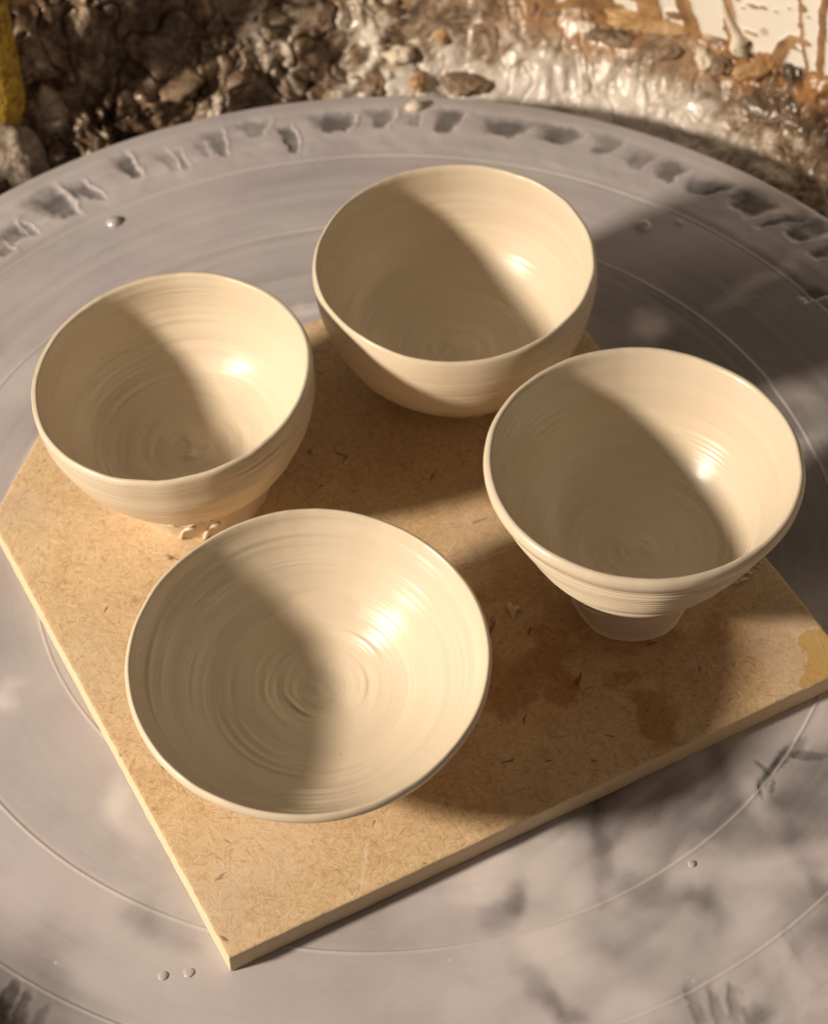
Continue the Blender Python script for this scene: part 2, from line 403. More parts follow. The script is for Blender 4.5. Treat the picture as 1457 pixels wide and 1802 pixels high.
def sludge():
    th0 = np.radians(np.r_[np.linspace(-200, 35, 180, endpoint=False), np.linspace(35, 135, 860, endpoint=False), np.linspace(135, 160, 60, endpoint=False)])
    rr = np.linspace(0.160, 0.2068, 150)
    TH, R = np.meshgrid(th0, rr)
    deg = np.degrees(TH)
    Z = sludge_base(R, deg)
    slope = np.gradient(Z, axis=0) / np.gradient(R, axis=0); ln_ = np.sqrt(1 + slope ** 2); nr, nz = -slope / ln_, 1 / ln_
    X = DC[0] + R * np.cos(TH); Y = DC[1] + R * np.sin(TH)
    rough = 0.30 + 0.70 * sstep(82, 98, deg) + .15 * sstep(58, 50, deg)
    wx = X + .006 * fbm(X * 50, Y * 50, Z * 50, 22, 2); wy = Y + .006 * fbm(X * 50, Y * 50, Z * 50, 23, 2); wz = Z + .006 * fbm(X * 50, Y * 50, Z * 50, 24, 2)
    dsp = 0.0042 * fbm(wx * 55, wy * 55, wz * 55, 21, 2) + rough * (.0075 * (np.abs(fbm(wx * 75, wy * 75, wz * 75, 31, 2)) - .2) + .0040 * (np.abs(fbm(wx * 165, wy * 165, wz * 165, 35, 2)) - .2) + .0011 * fbm(wx * 400, wy * 400, wz * 400, 41, 2))
    crev = fbm(wx * 120, wy * 120, wz * 120, 45, 2); dsp -= rough * .0022 * sstep(.10, .0, np.abs(crev))
    R2 = R + nr * dsp; Z = Z + nz * dsp
    X = DC[0] + R2 * np.cos(TH); Y = DC[1] + R2 * np.sin(TH)
    cream = 0.50 + 0.40 * sstep(100, 84, deg) * sstep(50, 60, deg) - 0.12 * sstep(98, 112, deg)
    cream += 0.22 * fbm(X * 60, Y * 60, 0, 51, 3)
    cream -= 0.45 * sstep(0.186, 0.200, R + .004 * fbm(X * 80, Y * 80, 0, 57, 3)) * sstep(100, 82, deg)
    for (px, py, rad, amt) in ((465, 25, .010, .5), (620, 60, .012, .25), (930, 110, .02, .25), (330, 130, .016, -.25), (560, 100, .010, -.35), (250, 210, .02, -.1)):
        c = hit(px, py, -0.005); d = np.hypot(X - c[0], Y - c[1]); cream += amt * sstep(rad, rad * .3, d)
    och = 0.22 + 0.30 * sstep(0.190, 0.203, R) * sstep(98, 78, deg) + 0.3 * fbm(X * 40, Y * 40, 3, 77, 3)
    V = np.stack([X, Y, Z], -1).reshape(-1, 3)
    o = mesh_obj('clay_sludge', V, grid_faces(len(rr), len(th0), True), M_sludge, attrs={'cream': cream.ravel(), 'ochre': och.ravel()})
    tag(o, 'lumpy wet brown and cream clay sludge filling the pan around the wheel', 'clay sludge', kind='stuff')

def ico(subdiv):
    bm = bmesh.new(); bmesh.ops.create_icosphere(bm, subdivisions=subdiv, radius=1)
    v = np.array([x.co[:] for x in bm.verts]); f = np.array([[q.index for q in p.verts] for p in bm.faces]); bm.free(); return v, f
ICO3 = ico(3); ICO4 = ico(4)

def lump(name, loc, size, mat, seed, rough=0.25, rot=0, src=ICO3, parent=None):
    v, f = src; v = v.copy()
    n = fbm(v[:, 0] * 1.6 + seed * 3.1, v[:, 1] * 1.6, v[:, 2] * 1.6, seed, 4)
    v = v * (1 + rough * n)[:, None] * np.array(size)
    o = mesh_obj(name, v, f, mat, parent); o.location = loc; o.rotation_euler = (rng.uniform(-.3, .3), rng.uniform(-.3, .3), rot)
    return o

# ------------------------------------------------------------------ wheel head
def polar_seg(px, py, hw, hl, lean):
    c = hit(px, py, 0.0) - DC
    return math.hypot(*c), math.atan2(c[1], c[0]), hw, hl, lean

RINGS = (0.1808 * .47, 0.2422 * .47, 0.3011 * .47)
R_OUT = 0.1679
def wheel():
    a = np.radians(np.r_[np.linspace(15, 165, 1250, endpoint=False), np.linspace(165, 375, 950, endpoint=False)])
    rs = [0.0, .02, .04]
    rs += list(np.linspace(.05, R_OUT - .0272, 130))
    for rg in RINGS: rs += list(rg + np.array([-.0009, -.0006, -.0004, -.0002, 0, .0002, .0004, .0006, .0009]))
    rs += list(np.linspace(R_OUT - .027, R_OUT - .0022, 84))
    rs = np.array(sorted(set(np.round(rs, 6))))
    TH, R = np.meshgrid(a, rs)
    x = R * np.cos(TH); y = R * np.sin(TH)
    X = x + DC[0]; Y = y + DC[1]
    # --- slip film thickness plus painted shade and reflection, 0..1
    wx = X + .010 * fbm(X * 26, Y * 26, 0, 5, 3); wy = Y + .010 * fbm(X * 26, Y * 26, 0, 6, 3)
    wx, wy = wx + .006 * fbm(wx * 60, wy * 60, 0, 7, 2), wy + .006 * fbm(wx * 60, wy * 60, 0, 8, 2)
    cloud = fbm(wx * 30, wy * 30, 0, 12, 3)
    # smoky streaks of slip, strongest at the near right of the wheel
    zone = sstep(-.03, .04, X) * sstep(.37, .30, Y)
    p_ = wx * .80 + wy * .60; q_ = -wx * .60 + wy * .80
    smoke = fbm(p_ * 34, q_ * 75, 0, 14, 3)
    slip = .66 + .10 * cloud - .30 * sstep(.030, .075, X) * sstep(.345, .375, Y) * sstep(.485, .455, Y) + zone * (.50 * smoke - .10)  # middle term paints shade into the lit gap between the bowls' shadows
    inner = sstep(RINGS[1] + .002, RINGS[1] - .002, R)
    slip -= .07 * inner
    slip += (.05 * vnoise(R * 420, 0, 0, 3) + .03 * vnoise(R * 900, TH * 1.5, 0, 4)) * sstep(.36, .40, Y)
    bx = X + .0035 * fbm(X * 120, Y * 120, 0, 61, 3); by = Y + .0035 * fbm(X * 120, Y * 120, 0, 62, 3)
    for (px, py, rx, ry, ang, amt) in ((70, 1690, 62, 48, .3, -.34), (120, 1765, 60, 30, .5, -.2), (262, 1612, 30, 26, 0, -.34), (320, 1640, 42, 18, .3, -.26), (200, 1410, 26, 30, 0, .22), (225, 1450, 40, 20, .9, .12),
                               (1150, 576, 34, 28, -.3, .60), (1420, 770, 40, 20, -.2, .18), (1380, 685, 46, 22, .5, .16), (1330, 500, 90, 16, -.5, .22), (888, 1608, 34, 20, -.3, -.42), (918, 1575, 16, 30, .2, -.42), (40, 660, 60, 40, 0, .15), (15, 1225, 24, 20, 0, .28),
                               (1058, 1480, 14, 75, .05, -.36), (1090, 1395, 110, 22, -.45, -.22), (1040, 1420, 50, 18, -.5, -.25), (1180, 1570, 70, 22, .25, -.34), (1250, 1600, 40, 18, .7, -.3), (1120, 1680, 90, 30, .5, -.24), (960, 1745, 16, 70, -.75, -.42), (1010, 1790, 40, 16, .7, -.3), (1385, 1480, 60, 18, 1.0, -.3), (1440, 1540, 40, 18, .8, -.25),
                               (860, 1540, 50, 36, -.4, .22), (990, 1520, 50, 40, -.6, .26), (1110, 1520, 44, 26, -.5, .24), (1225, 1530, 46, 20, -.4, .26), (1345, 1430, 20, 44, -.5, .28), (1060, 1610, 60, 30, .3, .2), (1000, 1690, 70, 34, .4, .18), (1320, 1600, 34, 60, -.4, .2), (790, 1720, 90, 40, 0, .12), (1430, 1740, 60, 50, 0, .3),
                               (540, 545, 50, 14, -.2, .3), (60, 400, 60, 30, -.5, .1), (120, 640, 30, 12, 0, .12)):  # first entry: a bowl's reflection painted in as a pale streak
        c = hit(px, py, 0); ux = (bx - c[0]) / .000162; uy = -(by - c[1]) / .000162 * .78
        p = ux * math.cos(ang) + uy * math.sin(ang); q = -ux * math.sin(ang) + uy * math.cos(ang)
        slip += (amt if amt > 0 else amt * .62) * sstep(1.6, .1, np.hypot(p / rx, q / ry))
    # --- dragged marks round the rim: (px, py, half width, half length, lean)
    Zr = np.zeros_like(R)
    marks = [(98, 362, 24, 30, .25, 1), (154, 338, 12, 22, .5, .8), (228, 292, 13, 26, .15, .95), (300, 285, 9, 22, .3, .35), (322, 283, 7, 20, .3, .3), (384, 254, 12, 24, .2, .65), (360, 262, 8, 16, .3, .25),
             (446, 226, 22, 14, .0, .55), (511, 247, 8, 26, .1, .9), (590, 218, 28, 17, .0, 1), (672, 208, 17, 18, .0, .75), (728, 212, 15, 12, 0, .5), (789, 213, 19, 20, -.2, .95), (888, 226, 34, 17, -.05, 1.0),
             (982, 236, 34, 14, 0, 1.0), (1067, 256, 20, 17, -.1, .7), (1128, 281, 18, 18, -.2, .55), (1180, 304, 20, 18, -.2, .8), (1240, 331, 26, 17, -.4, .95), (1268, 336, 8, 18, -.6, .45), (1321, 362, 30, 22, -.2, 1.15),
             (1374, 391, 9, 26, -.7, .9), (1416, 405, 26, 22, -.2, 1.1), (1450, 445, 16, 16, -.4, .8), (20, 415, 20, 16, .4, .8), (45, 405, 12, 14, .4, .5), (5, 440, 14, 14, .3, .6),
             (15, 1765, 12, 22, .5, .6), (38, 1785, 9, 20, .4, .5), (0, 1790, 12, 18, .4, .6), (75, 1795, 8, 18, .3, .3), (1225, 1780, 9, 26, -.3, .22), (1262, 1775, 9, 24, -.3, .25), (1295, 1765, 10, 20, -.4, .3), (1330, 1790, 18, 14, -.2, .25),
             (1400, 1660, 8, 18, -.5, .12), (1430, 520, 14, 16, -.3, .7)]
    PXM = .000170
    for i, (px, py, hw, hl, lean, amt) in enumerate(marks):
        r0, t0, _, _, _ = polar_seg(px, py, 0, 0, 0)
        dt = (TH - t0 + np.pi) % (2 * np.pi) - np.pi
        sel = (np.abs(dt) < .12) & (np.abs(R - r0) < .014)
        if not sel.any(): continue
        u = -dt[sel] * r0 / PXM; v = (R[sel] - r0) / (PXM * 1.35)      # photo-pixel-like units, u to the right, v outward
        nz = fbm(u / 22 + i * 5.3, v / 22, 0, 80 + i, 3)
        u = u + lean * v + 9 * nz + 2.5 * fbm(u / 9 + i, v / 9, 0, 180 + i, 2); v2 = v + 7 * fbm(u / 18, v / 18 + i, 0, 150 + i, 3)
        taper = 1 + .35 * np.clip(v2 / hl, -1, 1)
        # soft on the upstream side and crisp on the downstream side
        su = np.where(u < 0, sstep(1.6, .25, -u / (hw * taper)), sstep(1.25, .62, u / (hw * taper)))
        sv = np.where(v2 > 0, sstep(1.5, .3, v2 / hl), sstep(1.2, .65, -v2 / hl))
        mk = su * sv
        slip[sel] -= 0.56 * amt * mk * (.9 + .35 * nz)
        ridge = np.exp(-((u - hw * taper * 1.18) / (hw * .16 + 2)) ** 2) * sstep(1.35, .5, np.abs(v2) / hl)
        lip = np.exp(-((v2 + hl * 1.15) / 4.5) ** 2) * sstep(1.2, .5, np.abs(u) / hw)
        slip[sel] += .10 * amt * ridge + .03 * amt * lip
        Zr[sel] += -.00055 * amt * mk + (.00034 if px < 700 else .00016) * amt * ridge + .00008 * amt * lip
    # --- splash drip crossing the middle groove at the near right
    for (px, py, l, w, ang) in ((1350, 1368, 30, 5, -.9), (1368, 1345, 26, 7, -.8), (1392, 1322, 26, 9, -.6), (1420, 1330, 26, 6, .1), (1345, 1352, 14, 3, -2.4), (1338, 1388, 12, 3, -1.6), (1360, 1385, 10, 2.5, -1.2)):
        c = hit(px, py, 0); ux = (X - c[0]) / PXM; uy = -(Y - c[1]) / PXM * .8
        p = ux * math.cos(ang) + uy * math.sin(ang); q = -ux * math.sin(ang) + uy * math.cos(ang)
        d = np.hypot(p / l, q / w) + .25 * fbm(X * 900, Y * 900, 0, 33, 2)
        mk = sstep(1.3, .7, d); slip -= .26 * mk; Zr -= .00010 * mk
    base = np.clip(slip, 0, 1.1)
    Z = Zr + .00012 * (slip - .6) + .00010 * fbm(X * 60, Y * 60, 0, 4, 2)
    rimband = sstep(RINGS[2] - .0005, RINGS[2] + .003, R) * sstep(R_OUT - .001, R_OUT - .012, R)
    Z += .00035 * rimband * (1 + .5 * fbm(TH * 25, R * 200, 0, 9, 2))
    groove = np.zeros_like(R)
    for k, rg in enumerate(RINGS):
        w = (.00036, .00042, .00042)[k]
        vary = np.clip(.75 + .5 * fbm(np.cos(TH) * 9, np.sin(TH) * 9, k * 3, 19, 3), .15, 1.2)
        groove = np.maximum(groove, np.exp(-((R - rg) / w) ** 2) * vary)
        Z += np.exp(-((R - rg) / w) ** 2) * .00016 - np.exp(-((R - rg + w * 1.6) / w) ** 2) * .00008
    V = np.stack([X, Y, Z], -1)
    # rounded outer edge and underside
    extra = []; sl = []
    er = R_OUT - .0022
    wob = .00022 * fbm(np.cos(a) * 30, np.sin(a) * 30, 0, 91, 3)
    for t in np.linspace(0.12, 1, 9):
        ang = t * math.pi / 2 * 1.05
        r = er + .0022 * math.sin(ang) + wob * t; z = Z[-1] * (1 - t) - .0022 * (1 - math.cos(ang))
        extra.append(np.stack([DC[0] + r * np.cos(a), DC[1] + r * np.sin(a), z + 0 * a], -1)); sl.append(base[-1] * (1 - .0 * t) + .08 * np.sin(t * 3.1))
    for (r, z) in ((R_OUT - .0002, -.009), (R_OUT - .0012, -.0115), (R_OUT - .004, -.0122), (0.09, -.0122), (.0, -.0122)):
        extra.append(np.stack([DC[0] + r * np.cos(a), DC[1] + r * np.sin(a), z + 0 * a], -1)); sl.append(base[-1])
    V = np.concatenate([V, np.array(extra)], 0); sl = np.concatenate([base, np.array(sl)], 0)
    gr = np.concatenate([groove, np.zeros((len(extra), len(a)))], 0)
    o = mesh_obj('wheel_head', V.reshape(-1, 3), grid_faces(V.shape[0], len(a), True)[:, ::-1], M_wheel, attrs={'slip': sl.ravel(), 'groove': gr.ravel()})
    tag(o, 'round grey wheel head filmed with milky slip, fine ring grooves and dragged rim marks', 'wheel head')
    return o

# ------------------------------------------------------------------ fibreboard bat
def board():
    ca = hit(0, 887, BT); cb = hit(67, 766, BT)
    # clip line in board coordinates
    ua, va = (ca - BA) @ BU, (ca - BA) @ BV; ub, vb = (cb - BA) @ BU, (cb - BA) @ BV
    k = (vb - va) / (ub - ua)
    v_at0 = va - k * ua; u_atL = ua + (BW - va) / k
    corners = [(0, 0), (BW, 0), (BW, BW), (u_atL, BW), (0, v_at0)]
    rad = [.0005, .0014, .0014, .0012, .0012]
    pts = []; nrm = []
    n = len(corners)
    for i in range(n):
        p = np.array(corners[i]); p0 = np.array(corners[i - 1]); p1 = np.array(corners[(i + 1) % n])
        d0 = (p0 - p) / np.linalg.norm(p0 - p); d1 = (p1 - p) / np.linalg.norm(p1 - p)
        half = math.acos(np.clip(d0 @ d1, -1, 1)) / 2
        t = rad[i] / math.tan(half); cen = p + (d0 + d1) / np.linalg.norm(d0 + d1) * rad[i] / math.sin(half)
        a0 = p + d0 * t - cen; a1 = p + d1 * t - cen
        A0 = math.atan2(a0[1], a0[0]); A1 = math.atan2(a1[1], a1[0])
        dA = (A1 - A0 + math.pi) % (2 * math.pi) - math.pi
        for s in np.linspace(0, 1, 12):
            A = A0 + dA * s; pts.append(cen + rad[i] * np.array([math.cos(A), math.sin(A)])); nrm.append((math.cos(A), math.sin(A)))
        q0 = p + d1 * t; 
        half1 = math.acos(np.clip(((p - p1) / np.linalg.norm(p - p1)) @ ((np.array(corners[(i + 2) % n]) - p1) / np.linalg.norm(np.array(corners[(i + 2) % n]) - p1)), -1, 1)) / 2
        q1 = p1 - d1 * (rad[(i + 1) % n] / math.tan(half1))
        m_ = int(np.linalg.norm(q1 - q0) / .00075)
        nn = np.array([d1[1], -d1[0]])
        for s in np.linspace(0, 1, m_ + 1)[1:-1]:
            pts.append(q0 + (q1 - q0) * s); nrm.append(nn)
    pts = np.array(pts); nrm = np.array(nrm)
    N = len(pts)
    cen = np.array([.088, .078])
    per = np.arange(N) * .00075
    chip = np.clip(fbm(per * 420, 0, 0, 71, 3), -1, 1) * .00016 + np.clip(fbm(per * 90, 5, 0, 72, 2), 0, 1) * -.0002
    edge_in = .00045 + np.abs(chip)
    rows = []; side = []; zs = []
    scs = list(np.linspace(0.0, 1, 118))
    for s in scs:
        rows.append(cen + (pts - nrm * edge_in[:, None] - cen) * s); zs.append(np.zeros(N)); side.append(np.zeros(N))
    for t in (.35, .7, 1.0):
        rows.append(pts - nrm * (edge_in * (1 - math.sin(t * 1.57)))[:, None] + nrm * (chip * .5)[:, None]); zs.append(-edge_in * (1 - math.cos(t * 1.57))); side.append(np.full(N, t))
    for z in (-.002, -.0035, -.005, -.0056):
        rows.append(pts + nrm * (chip * .4 + .00008 * fbm(per * 500, z * 900, 0, 74, 2))[:, None]); zs.append(np.full(N, z)); side.append(np.ones(N))
    rows.append(pts - nrm * .0004); zs.append(np.full(N, -.00605)); side.append(np.ones(N))
    rows.append(np.repeat(cen[None], N, 0)); zs.append(np.full(N, -.00605)); side.append(np.ones(N))
    P = np.array(rows); Zs = np.array(zs); side = np.array(side)
    XY = BA + P[..., :1] * BU + P[..., 1:] * BV
    X, Y = XY[..., 0], XY[..., 1]
    wet = np.zeros_like(X); dark_tone = np.zeros_like(X); yel = np.zeros_like(X); dust = np.zeros_like(X); scr = np.zeros_like(X)
    XW = X + .004 * fbm(X * 130, Y * 130, 0, 201, 3); YW = Y + .004 * fbm(X * 130, Y * 130, 0, 202, 3)
    def blob(arr, lst):
        for (px, py, rx, ry, ang, amt) in lst:
            c = hit(px, py, BT); ux = (XW - c[0]) / .000155; uy = -(YW - c[1]) / .000155 * .78
            p = ux * math.cos(ang) + uy * math.sin(ang); q = -ux * math.sin(ang) + uy * math.cos(ang)
            d = np.hypot(p / rx, q / ry); np.maximum(arr, amt * sstep(1.35, .6, d), out=arr)
    blob(wet, [(880, 1210, 45, 40, .3, 1), (930, 1190, 60, 30, -.5, 1), (970, 1130, 40, 35, .2, .9), (985, 1200, 22, 40, -.4, 1), (1000, 1225, 12, 12, 0, 1), (1000, 1080, 34, 40, .4, .8), (1085, 1195, 26, 18, -.6, .9),
               (1165, 1265, 32, 42, .2, 1), (1150, 1250, 26, 26, 0, 1), (920, 1010, 70, 40, .5, .6), (880, 1030, 40, 30, 0, .6), (1250, 1120, 50, 24, -.3, .6), (1230, 1325, 40, 14, -.45, .7), (1110, 1120, 95, 26, 0, .75)])
    blob(dark_tone, [(1000, 1150, 200, 120, -.1, .75), (760, 800, 200, 150, 0, .6), (1150, 1200, 220, 130, -.4, .55), (900, 1350, 160, 90, -.4, .45), (1300, 1080, 110, 60, .7, .55)])  # broad darker, warmer tone over the middle and right of the board
    blob(yel, [(1450, 1160, 34, 40, .4, 1), (1440, 1185, 30, 30, .4, 1)])
    blob(dust, [(850, 945, 80, 45, .1, .55), (395, 1560, 45, 45, 0, .8), (420, 1600, 16, 60, .3, .8), (490, 1525, 26, 30, 0, .8), (160, 1165, 40, 40, .5, .6), (20, 900, 60, 40, 0, .7), (1395, 1140, 60, 90, -.5, .75), (480, 1470, 80, 20, 0, .5), (430, 1540, 150, 100, -.4, .3), (200, 900, 70, 40, 0, .3), (1300, 1020, 50, 40, 0, .4), (170, 1190, 30, 60, .5, .5)])
    for (p0, p1, w) in (((647, 1485), (636, 1555), .0004), ((636, 1555), (630, 1580), .0003), ((842, 990), (815, 1012), .0003), ((895, 965), (850, 985), .0004)):
        A = hit(*p0, BT); B = hit(*p1, BT); ab = B - A
        t = np.clip(((X - A[0]) * ab[0] + (Y - A[1]) * ab[1]) / (ab @ ab), 0, 1)
        d = np.hypot(X - A[0] - t * ab[0], Y - A[1] - t * ab[1]); np.maximum(scr, sstep(w * 1.6, w * .3, d), out=scr)
    V = np.stack([X, Y, BT + Zs], -1)
    o = mesh_obj('bat_board', V.reshape(-1, 3), grid_faces(len(rows), N, True), M_board,
                 attrs={'wet': wet.ravel(), 'dark_tone': dark_tone.ravel(), 'yellow': yel.ravel(), 'dust': dust.ravel(), 'scratch': scr.ravel(), 'side': side.ravel()})
    tag(o, 'square tan fibreboard bat with one clipped corner, carrying the four bowls', 'board')

# ------------------------------------------------------------------ bowls
def spline(pts, step):
    """Catmull-Rom through the profile, resampled about every `step`"""
    P = np.array(pts, float); P = np.vstack([2 * P[0] - P[1], P, 2 * P[-1] - P[-2]])
    out = []
    for i in range(1, len(P) - 2):
        p0, p1, p2, p3 = P[i - 1:i + 3]
        n = max(2, int(np.linalg.norm(p2 - p1) / step))
        for t in np.linspace(0, 1, n, endpoint=False):
            out.append(.5 * ((2 * p1) + (-p0 + p2) * t + (2 * p0 - 5 * p1 + 4 * p2 - p3) * t * t + (-p0 + 3 * p1 - 3 * p2 + p3) * t ** 3))
    out.append(P[-2]); return np.array(out)

def bowl(cx, cy, H, inner, outer, foot_at, tilt, seed, label, mat_body, mat_foot, ring=1.0, rib=None, oval=0.0, oval_dir=0.0, rimwave=.45, rim_groove=0.0, floor_shift=(0, 0)):
    """inner: (r,z) mm from the centre of the floor to the rim; outer: on from the rim to the base"""
    prof = spline(inner + outer, .33)
    prof[:, 0] = np.maximum(prof[:, 0], 0)
    ds = np.r_[0, np.cumsum(np.linalg.norm(np.diff(prof, axis=0), axis=1))]
    t = np.gradient(prof, axis=0); t /= np.linalg.norm(t, axis=1)[:, None] + 1e-9
    nrm = np.stack([-t[:, 1], t[:, 0]], -1)      # points inwards/upwards on the inside, outwards on the outside
    split_i = np.argmax(prof[:, 1])
    na = 380
    a = np.linspace(0, 2 * np.pi, na, endpoint=False)
    A, S = np.meshgrid(a, ds)
    R = np.repeat(prof[:, :1], na, 1); Z = np.repeat(prof[:, 1:], na, 1)
    ca, sa = np.cos(A), np.sin(A)
    # throwing rings: each fades in and out round the bowl
    isin = (np.arange(len(ds)) < split_i)[:, None]
    near_rim = np.exp(-((ds - ds[split_i]) / 2.2) ** 2)[:, None]
    d = .16 * vnoise(S / 1.15 + .25 * A * 0, ca * 1.3 + 4, sa * 1.3, seed) * np.clip(.25 + .9 * vnoise(S / 6, ca * 1.1, sa * 1.1 + 7, seed + 3), 0, 1.2)
    d += .25 * np.clip(vnoise(S / .62, ca * .9 + 2, sa * .9, seed + 11), -.2, 1) * np.clip(-.15 + 1.2 * vnoise(S / 4.5, ca * 1.6, sa * 1.6 + 3, seed + 12), 0, 1)
    d += .10 * vnoise(S / 3.6, ca * .8, sa * .8, seed + 5)
    d += .22 * vnoise(S / 9.0, ca * .9 + 9, sa * .9, seed + 6)
    d *= ring * (1 - .85 * near_rim)
    if rib:
        z0, z1, pitch, amp = rib
        w = sstep(z0 - 1, z0 + 1, Z) * sstep(z1 + .6, z1 - .6, Z) * (~isin)
        d = d * (1 - .7 * w) + w * amp * np.sin(Z / pitch * 2 * np.pi + .5 * vnoise(ca, sa, Z / 6, seed)) * np.clip(.75 + .6 * vnoise(ca * 1.2, sa * 1.2, Z / 4, seed + 9), .25, 1)
    centre_fade = sstep(0, 3, R)
    d = d * centre_fade
    R = R + d * nrm[:, :1]; Z = Z + d * nrm[:, 1:]
    if rim_groove:
        g = np.exp(-((S - ds[split_i]) / .35) ** 2) * rim_groove * np.clip(.6 + vnoise(ca * 1.5, sa * 1.5, 0, seed + 8), 0, 1.3)
        Z = Z - g
    # uneven rim
    k = np.clip(Z / H, 0, 1) ** 3
    Z = Z + k * rimwave * (vnoise(ca * 1.2, sa * 1.2, 0, seed + 20) + .35 * vnoise(ca * 5, sa * 5, 0, seed + 21) + .12 * vnoise(ca * 16, sa * 16, 0, seed + 22))
    R = R * (1 + k * (.007 * vnoise(ca * 1.3, sa * 1.3, 3, seed + 23) + .0028 * vnoise(ca * 6, sa * 6, 5, seed + 24) + oval * np.cos(2 * (A - oval_dir))))
    low = sstep(5, 0, Z) * (~isin); R = R * (1 + low * (.030 * vnoise(ca * 2.2, sa * 2.2, 1, seed + 30) + .012 * vnoise(ca * 8, sa * 8, 1, seed + 31)))
    X = R * ca; Y = R * sa
    fs = np.where(isin, sstep(1.0, .12, R / prof[split_i, 0]), 0); X = X + fs * floor_shift[0]; Y = Y + fs * floor_shift[1]
    # lean: grows with height so that the foot stays flat on the board
    tx, ty = tilt; w = np.clip(Z / (H * .45), 0, 1)
    X2 = X - tx * w * Z; Y2 = Y - ty * w * Z; Z2 = Z + w * (tx * X + ty * Y)
    root = empty('pottery_bowl', (cx, cy, BT - .00012))
    V = np.stack([X2, Y2, Z2], -1) / 1000
    fi = int(np.argmin(np.abs(ds - ds[split_i] - 0) * 0 + np.where(np.arange(len(ds)) > split_i, np.hypot(prof[:, 0] - foot_at[0], prof[:, 1] - foot_at[1]), 1e9)))
    Vb = V[:fi + 1]; Sb = S[:fi + 1] / 1000
    mesh_obj('body', Vb.reshape(-1, 3), grid_faces(Vb.shape[0], na, True), mat_body, root, attrs={'arc': Sb.ravel()})
    Vf = V[fi:]; Sf = S[fi:] / 1000
    f = mesh_obj('foot', Vf.reshape(-1, 3), grid_faces(Vf.shape[0], na, True), mat_foot, root, attrs={'arc': Sf.ravel()})
    tag(root, label, 'bowl', 'freshly thrown bowls on the board')
    return root, V, fi

# ------------------------------------------------------------------ build
pan(); sludge(); wheel(); board()

left, Vl, fl = bowl(-0.0531, 0.3916, 41.5,
    [(0, 14.2), (5, 14.0), (11, 14.4), (18, 16.2), (23.8, 19.8), (28.0, 25.5), (30.5, 32), (31.6, 38), (32.2, 41.0)],
    [(32.9, 41.5), (33.6, 40.6), (33.5, 38), (32.6, 31.5), (30.2, 24), (26.2, 17), (22.0, 12), (18.4, 8.6), (17.3, 7.0), (17.4, 4.5), (17.9, 1.2), (17.6, 0.0)],
    (17.6, 7.6), (.084, .0165), 3, 'cream clay bowl whose base has torn curls of slip, standing at the clipped corner', M_clay, M_clay_smooth, ring=1.35, rim_groove=.35)
back, Vb_, fb = bowl(0.0128, 0.4268, 40.5,
    [(0, 8.2), (6, 8.2), (12, 9.0), (20, 11.6), (26.6, 16.5), (30.6, 23.5), (32.5, 31), (33.1, 37), (33.5, 39.7)],
    [(34.2, 40.5), (34.9, 39.5), (35.1, 36.5), (34.6, 31), (32.8, 23.5), (29.4, 16), (24.6, 9.8), (20.2, 6.0), (17.6, 4.0), (16.7, 2.4), (16.5, 0.0)],
    (17.6, 4.0), (.021, .0), 17, 'smooth round-sided cream clay bowl with softly curved wall and dull smooth interior', M_clay, M_clay_smooth, ring=.55, rim_groove=.12)
right, Vr, fr = bowl(0.0511, 0.3521, 48.3,
    [(0, 16.6), (6, 16.7), (12, 17.6), (19, 20.2), (24.4, 25.0), (28.6, 32.0), (31.4, 39.5), (33.4, 45), (34.3, 47.6)],
    [(35.1, 48.3), (36.0, 47.7), (36.3, 46.2), (35.7, 44.4), (34.4, 42.6), (32.8, 39), (29.8, 33), (26.2, 26), (22.2, 20), (18.8, 16.4), (16.6, 14.6), (15.3, 11.5), (14.2, 7.5), (13.6, 3.5), (13.4, 1.0), (13.9, 0.0)],
    (17.6, 15.4), (-.02, -.035), 31, 'thick-lipped cream clay bowl with ribbed outside on a wet shiny narrow pedestal', M_clay, M_wet, ring=.75, rib=(16.5, 43.0, 1.9, .52), rimwave=.25)
front, Vf_, ff = bowl(-0.0244, 0.3156, 33.5,
    [(0, 8.2), (3, 8.0), (7, 8.8), (14, 11.2), (23, 16.2), (31.0, 23.4), (36.4, 29.8), (38.2, 32.6)],
    [(39.0, 33.5), (39.8, 32.7), (39.5, 30.8), (36.4, 26.0), (30.5, 20.0), (24, 14.5), (19, 10.5), (16.6, 8.0), (16.0, 5), (16.3, 1.0), (16.2, 0.0)],
    (16.6, 8.0), (-.0074, .084), 47, 'widest and shallowest cream clay bowl, flared open with spiral throwing rings inside', M_clay, M_clay_smooth, ring=1.15, oval=.01, oval_dir=0.3, floor_shift=(2.0, 6.6))

# ------------------------------------------------------------------ small things
def tube(path, rad, k=8, flat=1.0):
    """closed tapering tube through path points (metres)"""
    P = np.array(path, float)
    T = np.gradient(P, axis=0); T /= np.linalg.norm(T, axis=1)[:, None] + 1e-12
    up = np.array([0.13, .31, .94]); N1 = np.cross(T, up); N1 /= np.linalg.norm(N1, axis=1)[:, None] + 1e-12; N2 = np.cross(T, N1)
    a = np.linspace(0, 2 * np.pi, k, endpoint=False)
    rad = np.broadcast_to(np.asarray(rad, float), (len(P),))
    rows = [np.repeat(P[:1], k, 0)] + [P[i] + rad[i] * (np.cos(a)[:, None] * N1[i] + flat * np.sin(a)[:, None] * N2[i]) for i in range(len(P))] + [np.repeat(P[-1:], k, 0)]
    V = np.array(rows); return V.reshape(-1, 3), grid_faces(len(rows), k, True)

def arc3(p0, p1, bulge, n=10):
    t = np.linspace(0, 1, n)[:, None]; p0, p1, bulge = map(np.array, (p0, p1, bulge))
    return p0 * (1 - t) + p1 * t + bulge * 4 * t * (1 - t)

